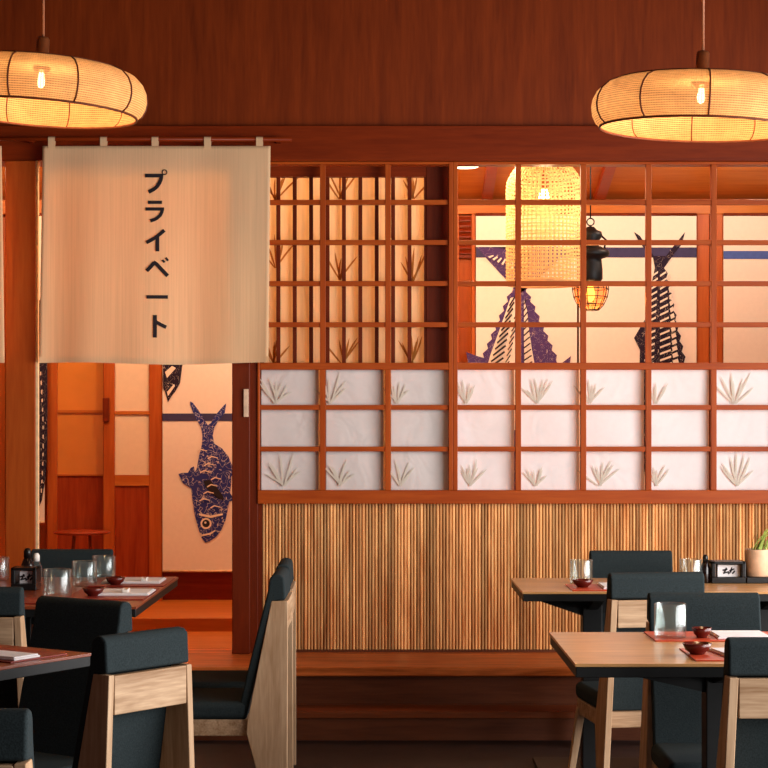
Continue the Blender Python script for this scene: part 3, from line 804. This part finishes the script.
# ------------------------------------------------------------------ pendant lamps
def pendant(px, py, s, rx, ry, label):
    d = F/s
    root = thing('pendant_lamp', label, 'pendant lamp', (WX(px, d), d, WZ(py, d)), 0, None)
    root.rotation_euler = (math.radians(rx), math.radians(ry), 0)
    prof = [(.328,0),(.346,.016),(.357,.038),(.361,.062),(.358,.088),(.346,.114),(.322,.138),(.286,.153)]
    m = MB(); m.lathe(prof, seg=72, uv=True); m.lathe([(.286,.153),(.15,.1545),(.03,.155)], seg=72, uv=True)
    m.build('shade', M['shade'], root, smooth=True)
    for k in range(10):
        m = MB(); a = 2*math.pi*(k+.35)/10; m.tube([(r*1.004*math.cos(a), r*1.004*math.sin(a), z) for r, z in prof], .0032, 6)
        m.build('rib', M['rib'], root, smooth=True)
    m = MB(); m.tube([(.329*math.cos(k*math.pi/36), .329*math.sin(k*math.pi/36), 0) for k in range(72)], .0042, 6, True)
    m.build('bottom_rim', M['rib'], root, smooth=True)
    m = MB(); m.tube([(.283*math.cos(k*math.pi/36), .283*math.sin(k*math.pi/36), .153) for k in range(72)], .004, 6, True)
    m.build('top_rim', M['rib'], root, smooth=True)
    m = MB(); m.lathe([(0,.155),(.032,.155),(.03,.165),(.022,.175),(.022,.25),(.016,.258),(0,.258)], seg=20); m.build('cap', M['copper'], root, smooth=True)
    m = MB(); m.lathe([(0,.153),(.032,.152),(.026,.145),(.016,.136),(0,.136)], seg=20); m.build('socket', M['copper'], root, smooth=True)
    m = MB(); m.lathe([(0,.084),(.008,.087),(.0125,.097),(.013,.109),(.010,.126),(.009,.14),(0,.14)], seg=16); m.build('bulb', M['bulb'], root, smooth=True)
    top = 3.75-root.location.z
    inv = root.rotation_euler.to_matrix().inverted()
    base = Vector((0,0,.258)); world_base = root.rotation_euler.to_matrix() @ base
    tp = inv @ Vector((world_base.x, world_base.y, top))
    m = MB(); m.tube([base, tp], .0045, 6); m.build('cord', M['cordc'], root, smooth=True)
    return root
lampL = pendant(39.5, 113, 293, 1.4, 3.2, 'wide woven drum pendant lamp cut by the left edge, above the curtain')
lampR = pendant(699.5, 129.5, 301, 2.6, 2.2, 'wide woven drum pendant lamp at the upper right, above the lattice screen')

# ------------------------------------------------------------------ chairs
def make_chair(label, loc, rz):
    t = thing('dining_chair', label, 'chair', loc, rz, 'padded dining chairs')
    prof = [(.152,.335),(.188,.335),(.150,.50),(.110,.66),(.074,.80),(.068,.846),(.060,.860),(.044,.866),(.026,.864),(.013,.852),(.008,.772),(.058,.766),(.10,.56)]
    m = MB(); m.prism([(-.18, y, z) for y, z in prof], (.36, 0, 0)); m.build('backrest', M['fabric'], t, bevel=.008, seg=3)
    m = MB(); m.box(-.156, .156, .0, .022, .665, .766); m.build('back_slat', M['chairX'], t, bevel=.003)
    for sx in (-1, 1):
        m = MB(); pr = [(0,0),(.07,0),(.15,.29),(.146,.335),(.060,.768),(0,.768)]
        def X(z, off): return sx*(.156+(.768-z)*.05+off)
        a = [(X(z, 0), y, z) for y, z in pr]; b = [(X(z, .024), y, z) for y, z in pr]
        va = [m.v(p) for p in a]; vb = [m.v(p) for p in b]; n = len(pr)
        m.f(va); m.f(vb[::-1])
        for i in range(n): m.f([va[(i+1) % n], va[i], vb[i], vb[(i+1) % n]])
        m.build('back_leg', M['chairZ'], t, bevel=.003)
        m = MB(); xt, xb_ = sx*.172, sx*.212
        m.hexa([(xb_-.012,.492,0),(xb_+.012,.492,0),(xb_+.012,.516,0),(xb_-.012,.516,0),(xt-.016,.462,.30),(xt+.016,.462,.30),(xt+.016,.497,.30),(xt-.016,.497,.30)])
        m.build('front_leg', M['chairZ'], t, bevel=.003)
    m = MB(); m.box(-.184, .184, .13, .50, .275, .335); m.build('seat_frame', M['chairX'], t, bevel=.003)
    m = MB(); m.box(-.19, .19, .150, .515, .333, .40); m.build('seat_cushion', M['fabric'], t, bevel=.024, seg=4)
    return t
def deg(a): return math.radians(a)
D = lambda s: F/s
c0 = make_chair('dark padded chair nearest the bamboo wall at the right, facing the camera', (1.082, 7.72, 0), deg(180))
def chair(px, s, face, label): return copy_thing(c0, (WX(px, D(s)), D(s), 0), deg(face-90), label)
chair(659, 271, 98, 'dark padded chair with its back to us at the rear right table')
chair(701, 305.6, 270, 'dark padded chair behind the front right table, seat visible below the tabletop')
copy_thing(c0, (1.05, 4.41, 0), deg(1), 'dark padded chair with pale slat cut by the lower right corner')
copy_thing(c0, (-.352, 6.58, 0), deg(90), 'side-on chair with pale wedge-shaped leg, nearer of the pair beside the doorway')
copy_thing(c0, (-.362, 7.08, 0), deg(91), 'side-on chair mostly hidden behind the nearer one of the pair beside the doorway')
chair(74, 224, 270, 'dark padded chair at the far end of the long dark table, before the post')
copy_thing(c0, (-.92, 5.51, 0), deg(237-90), 'nearly black chair with its front to us between the two left tables')
copy_thing(c0, (-.606, 4.56, 0), deg(141-90), 'turned teal chair with pale back slat in front of the turned table').scale = (.82, 1, 1)
copy_thing(c0, (-.848, 3.265, 0), deg(0), 'chair cut off at the bottom left corner, closest to the camera')
copy_thing(c0, (-1.395, 5.85, 0), deg(0), 'chair with pale slat at the near end of the long dark table')

# ------------------------------------------------------------------ tables
TZ = .765
def table(label, x0, x1, y0, y1, peds, rz=0, mt=None):
    mt = mt or M['tableX']
    cx, cy = (x0+x1)/2, (y0+y1)/2
    t = thing('dining_table', label, 'table', (cx, cy, 0), rz, 'wood and black metal dining tables')
    hx, hy = (x1-x0)/2, (y1-y0)/2
    m = MB(); m.box(-hx, hx, -hy, hy, TZ-.009, TZ); m.build('tabletop', mt, t, bevel=.0015)
    m = MB(); m.box(-hx+.003, hx-.003, -hy+.003, hy-.003, TZ-.038, TZ-.009); m.build('under_frame', M['black'], t, bevel=.002)
    m = MB(); m.box(min(peds)-.05, max(peds)+.05, -.02, .02, TZ-.115, TZ-.075); m.build('rail', M['steel'], t, bevel=.002)
    for p in peds:
        m = MB(); m.box(p-.04, p+.04, -.04, .04, .02, TZ-.08); m.build('pedestal', M['black'], t, bevel=.004)
        m = MB(); m.box(p-.22, p+.22, -.24, .24, 0, .02); m.build('base_plate', M['black'], t, bevel=.004)
        m = MB(); z = TZ-.038
        m.prism([(-hx+.015 if p <= 0 else p-.2, -.025, z), (p, -.025, z-.10), (hx-.015 if p >= 0 else p+.2, -.025, z)], (0, .05, 0)); m.build('support_arm', M['black'], t)
        m = MB(); m.prism([(p-.02, -hy+.04, z), (p-.02, 0, z-.07), (p-.02, hy-.04, z)], (.04, 0, 0)); m.build('cross_arm', M['black'], t)
    return t
table('wood topped table at the right back, against the bamboo wall', 5.38e-1, 1.85, 6.80, 7.44, (-.35, .35))
table('wood topped table at the right front with a tumbler on a red mat', 0.513, 1.80, 4.70, 5.44, (-.19, .42), deg(0))
table('dark topped long table on the left, set with tumblers and dishes', -1.95, -.88, 6.22, 7.49, (0,), 0, M['tableR'])
# turned table, right corner at (-.8225, 4.93)
ang = deg(147); u = Vector((math.cos(ang), math.sin(ang))); v = Vector((math.cos(ang+math.pi/2), math.sin(ang+math.pi/2)))
c = Vector((-.8225, 4.93))+u*.375+v*.375
table('corner of a turned table with a dark edge at the lower left', c.x-.375, c.x+.375, c.y-.375, c.y+.375, (0,), deg(147-90), M['tableR'])

# ------------------------------------------------------------------ table things
def placed(px, py): s = (py-HY)/(CAMH-TZ); return (WX(px, F/s), F/s, TZ)
def mat_(x0, x1, y0, y1, label, mt):
    m = MB(((x0+x1)/2, (y0+y1)/2, TZ)); m.box(x0, x1, y0, y1, TZ, TZ+.004)
    o = m.build('place_mat', mt, bevel=.0015); return tag(o, label, 'place mat', 'red place mats')
def rmat(c, w, l, rz, label, mt):
    m = MB(); m.box(-w/2, w/2, -l/2, l/2, 0, .004); o = m.build('place_mat', mt, bevel=.0015, loc=(c[0], c[1], TZ)); o.rotation_euler.z = rz
    return tag(o, label, 'place mat', 'red place mats')
def tumbler(x, y, z, label, r=.047, h=.098):
    m = MB()
    m.lathe([(0,0),(r*.9,0),(r*.96,.004),(r,.02),(r,h-.002),(r-.0015,h),(r-.004,h-.002),(r-.0045,.03),(r*.8,.020),(0,.018)], seg=32)
    o = m.build('tumbler', M['glass'], smooth=True, loc=(x, y, z)); return tag(o, label, 'glass', 'clear water tumblers')
def dish(x, y, z, label, r=.04):
    m = MB(); m.lathe([(0,0),(r*.5,0),(r*.52,.004),(r*.8,.012),(r,.03),(r*.95,.0305),(r*.74,.014),(r*.4,.007),(0,.0065)], seg=28)
    o = m.build('sauce_dish', M['dish'], smooth=True, loc=(x, y, z)); return tag(o, label, 'dish', 'small sauce dishes')
def napkin(x, y, z, w, l, rz, label):
    t = thing('napkin', label, 'napkin', (x, y, z), rz, 'folded white napkins')
    m = MB(); m.box(-w/2, w/2, -l/2, l/2, 0, .006); m.build('cloth', M['white'], t, bevel=.002)
    m = MB(); m.box(-w/2+.004, w/2-.004, -l/2+.004, l/2-.02, .006, .010); m.build('top_fold', M['white'], t, bevel=.0015)
    return t
def rest(x, y, z, rz, label):
    m = MB(); m.prism([(-.012,-.025,0),(.012,-.025,0),(.012,-.025,.016),(.006,-.025,.012),(-.006,-.025,.012),(-.012,-.025,.016)], (0,.05,0))
    o = m.build('chopstick_rest', M['ceramic'], bevel=.003, loc=(x, y, z)); o.rotation_euler.z = rz
    return tag(o, label, 'chopstick rest', 'white chopstick rests')
# front right table
mat_(.805, 1.19, 5.19, 5.425, 'orange red mat under the tumbler on the front right table', M['mat'])
tumbler(.862, 5.27, TZ+.004, 'clear tumbler on the red mat of the front right table', .048, .102)
dish(.955, 5.26, TZ+.004, 'dark dish beside the tumbler on the front right table', .03)
napkin(1.075, 5.30, TZ+.004, .16, .17, 0, 'white napkin on the mat right of the tumbler, front right table')
mat_(.845, 1.22, 4.745, 5.01, 'orange red mat nearest the front edge of the right table', M['mat'])
dish(.872, 4.875, TZ+.004, 'dark red sauce dish on the nearest red mat', .041)
napkin(.995, 4.88, TZ+.004, .14, .17, deg(8), 'white napkin on the nearest red mat, partly behind the corner chair')
# rear right table
mat_(.735, 1.02, 6.83, 7.10, 'red mat on the rear right table under a dish', M['mat'])
tumbler(*placed(581, 583.5)[:2], TZ, 'clear tumbler at the left of the rear right table')
dish(.79, 6.96, TZ+.004, 'dark sauce dish in front of the tumbler on the rear right table', .043)
napkin(.895, 6.97, TZ+.004, .07, .22, 0, 'white napkin beside the dish on the rear right table')
tumbler(1.262, 7.2, TZ, 'clear tumbler half hidden behind the chair backs at the rear right table')
def bottle(x, y, z, label, sc=1.0, mt='soy'):
    t = thing('condiment_bottle', label, 'bottle', (x, y, z), 0, 'condiment bottles')
    m = MB(); m.lathe([(0,0),(.017,0),(.019,.004),(.019,.055),(.013,.072),(.009,.08),(0,.08)], seg=20); m.build('body', M[mt], t, smooth=True)
    m = MB(); m.lathe([(0,.08),(.0105,.08),(.0105,.098),(.006,.106),(0,.106)], seg=16); m.build('cap', M['lacq'] if mt == 'soy' else M['ceramic'], t, smooth=True)
    t.scale = (sc, sc, sc); return t
bottle(1.322, 7.2, TZ, 'slim dark soy bottle left of the black caddy by the bamboo wall', 1.1)
def caddy(x, y, z, label, wd=.155, hh=.09):
    t = thing('condiment_caddy', label, 'caddy', (x, y, z), 0, 'black condiment caddies')
    h = wd/2
    m = MB(); m.box(-h, h, -.05, .05, 0, .026); m.build('tray', M['lacq'], t, bevel=.003)
    m = MB()
    for sx in (-1, 1): m.box(sx*(h-.008)-.008, sx*(h-.008)+.008, -.05, .05, .026, hh)
    m.box(-h, h, -.05, .05, hh-.012, hh); m.build('frame', M['lacq'], t, bevel=.003)
    m = MB(); m.box(-h+.03, h-.02, -.02, .02, .026, hh-.016); card = m.build('white_packet', M['white'], t)
    m = MB(); rnd = random.Random(4)
    for k, (ax, az, bx, bz) in enumerate(((-.02,.052,.0,.056),(-.012,.044,-.004,.062),(-.018,.04,.006,.046),(.008,.05,.028,.058),(.012,.042,.018,.064),(.02,.038,.03,.05),(.002,.038,.01,.042))):
        dx, dz = bx-ax, bz-az; L = math.hypot(dx, dz); nx_, nz_ = -dz/L*.003, dx/L*.003
        m.prism([(ax+nx_, -.0205, az+nz_), (bx+nx_, -.0205, bz+nz_), (bx-nx_, -.0205, bz-nz_), (ax-nx_, -.0205, az-nz_)], (0, -.001, 0))
    m.build('brush_mark', M['text'], card)
    return t
caddy(1.413, 7.22, TZ, 'black caddy with a brush marked packet beside the potted plant', .14)
mt = MB((1.55, 7.22, TZ)); mt.box(1.485, 1.58, 7.165, 7.275, TZ, TZ+.026)
tag(mt.build('tray', M['lacq'], bevel=.003), 'low black tray under the plant pot', 'tray')
t = thing('potted_plant', 'beige pot with a thin leaved green plant by the bamboo wall', 'potted plant', (1.538, 7.22, TZ+.026))
m = MB(); m.lathe([(0,0),(.045,0),(.049,.004),(.05,.108),(.048,.112),(.044,.11),(.043,.09),(0,.088)], seg=32); m.build('pot', M['pot'], t, smooth=True)
m = MB(); rnd = random.Random(3)
for k in range(46):
    a = rnd.uniform(-1.3, 1.3); L = rnd.uniform(.06, .17); r0 = .03*rnd.random(); a0 = rnd.uniform(0, 6.28)
    bx, by = r0*math.cos(a0)+.008, r0*math.sin(a0); pl = rnd.uniform(.25, .85); pr = None
    dirx, diry = math.cos(a), math.sin(a)
    for j in range(6):
        q_ = j/5; out = L*pl*q_**1.6; up = L*q_*(1-.25*pl*q_); w = .0028*(1-q_)+.0004
        p = Vector((bx+dirx*out, by+diry*out, .09+up)); sd = Vector((-diry, dirx, 0))*w+Vector((w*.6, 0, 0))
        cur = (m.v(p-sd), m.v(p+sd))
        if pr: m.f([pr[0], pr[1], cur[1], cur[0]])
        pr = cur
m.build('foliage', M['plant'], t)
# left long table
mat_(-1.19, -.89, 6.46, 6.92, 'dark red mat at the near right edge of the long left table', M['matdark'])
mat_(-1.19, -.885, 7.02, 7.46, 'dark red mat at the far right edge of the long left table', M['matdark'])
tumbler(*placed(57.5, 598)[:2], TZ, 'clear tumbler nearest to us on the long left table', .053, .108)
tumbler(WX(84.5, 7.06), 7.06, TZ, 'clear tumbler in the middle of three on the long left table', .05, .1)
tumbler(WX(104, 7.36), 7.36, TZ, 'clear tumbler furthest to the right of three on the long left table', .049, .1)
tumbler(WX(-2, 7.32), 7.32, TZ, 'clear tumbler cut by the left edge on the long left table', .047, .098)
dish(WX(93.5, 6.6), 6.6, TZ+.004, 'dark red sauce dish on the near mat of the long left table', .042)
dish(WX(115.5, 7.08), 7.08, TZ+.004, 'dark red sauce dish on the far mat of the long left table', .041)
napkin(WX(126, 6.70), 6.70, TZ+.004, .20, .22, 0, 'white napkin on the near mat of the long left table')
napkin(WX(134, 7.22), 7.22, TZ+.004, .24, .22, 0, 'white napkin on the far mat of the long left table')
rest(WX(126, 6.64), 6.64, TZ+.014, 0, 'white chopstick rest on the near napkin of the long left table')
rest(WX(144.5, 7.14), 7.14, TZ+.014, 0, 'white chopstick rest on the far napkin of the long left table')
rmat((WX(22, 6.38), 6.42), .22, .2, deg(-12), 'dark red mat at the near end of the long left table', M['matdark'])
caddy(WX(26, 6.9), 6.9, TZ, 'black caddy with a white packet on the long left table', .1, .09)
bottle(WX(26.5, 7.02), 7.04, TZ, 'dark soy bottle standing behind the black caddy on the left table', 1.45)
bottle(WX(34.5, 7.02), 7.06, TZ, 'pale capped clear bottle behind the black caddy on the left table', 1.25, 'glass')
# turned table
rmat((-1.07, 4.88), .22, .3, deg(57), 'dark red mat on the turned table at the lower left', M['matdark'])
napkin(-1.055, 4.82, TZ+.004, .1, .2, deg(57), 'white napkin on the turned table, cut by the left edge')

# ------------------------------------------------------------------ lights
def area(name, loc, rot, sx, sy, e, c):
    l = bpy.data.lights.new(name, 'AREA'); l.shape = 'RECTANGLE'; l.size = sx; l.size_y = sy; l.energy = e; l.color = c
    o = bpy.data.objects.new(name, l); COL.objects.link(o); o.location = loc; o.rotation_euler = rot; return o
def point(name, loc, e, c, r=.03):
    l = bpy.data.lights.new(name, 'POINT'); l.energy = e; l.color = c; l.shadow_soft_size = r
    o = bpy.data.objects.new(name, l); COL.objects.link(o); o.location = loc; return o
area('daylight_window', (XR-.02, 3.9, 1.5), (0, deg(90), 0), 2.3, 6.4, 385, (1, .975, .965))
for k, xx in enumerate((-2.2, -.7, .5, 2.0)):  # unseen point lights without fixtures, added to brighten the inner room
    point('inner_fill', (xx, 9.35, zc(9.35)-.2), (42, 42, 32, 36)[k], ((1, .70, .42), (1, .74, .48), (1, .70, .42), (1, .84, .68))[k], .12)
WARM = (1, .70, .39)
for lp in (lampL, lampR):
    p = lp.matrix_basis @ Vector((0, 0, .035)); point('pendant_glow', p, 12, WARM, .03)
point('wicker_glow', (wx, 9.3, zbot+zb_-.08), 3, (1, .74, .44), .03)
point('lantern_glow', (lx, 9.55, L0+.06), 9, (1, .42, .14), .03)
w = bpy.data.worlds.new('World'); SC.world = w; w.use_nodes = True
bg = w.node_tree.nodes['Background']; bg.inputs[0].default_value = (.95, .97, 1, 1); bg.inputs[1].default_value = .2

# ------------------------------------------------------------------ camera
cam = bpy.data.cameras.new('Camera'); co = bpy.data.objects.new('Camera', cam); COL.objects.link(co)
co.location = (0, 0, CAMH); co.rotation_euler = (math.pi/2, 0, 0)
cam.sensor_width = 36; cam.lens = F/768*36; cam.shift_y = (HY-384)/768; cam.clip_end = 100
SC.camera = co
vs = SC.view_settings; vs.view_transform = 'Standard'; vs.look = 'None'; vs.exposure = .3; vs.gamma = 1; vs.use_curve_mapping = False
cy = SC.cycles
cy.use_denoising = True; cy.max_bounces = 8; cy.diffuse_bounces = 4; cy.glossy_bounces = 3; cy.transmission_bounces = 8; cy.transparent_max_bounces = 16
cy.caustics_reflective = False; cy.caustics_refractive = False; cy.sample_clamp_indirect = 6
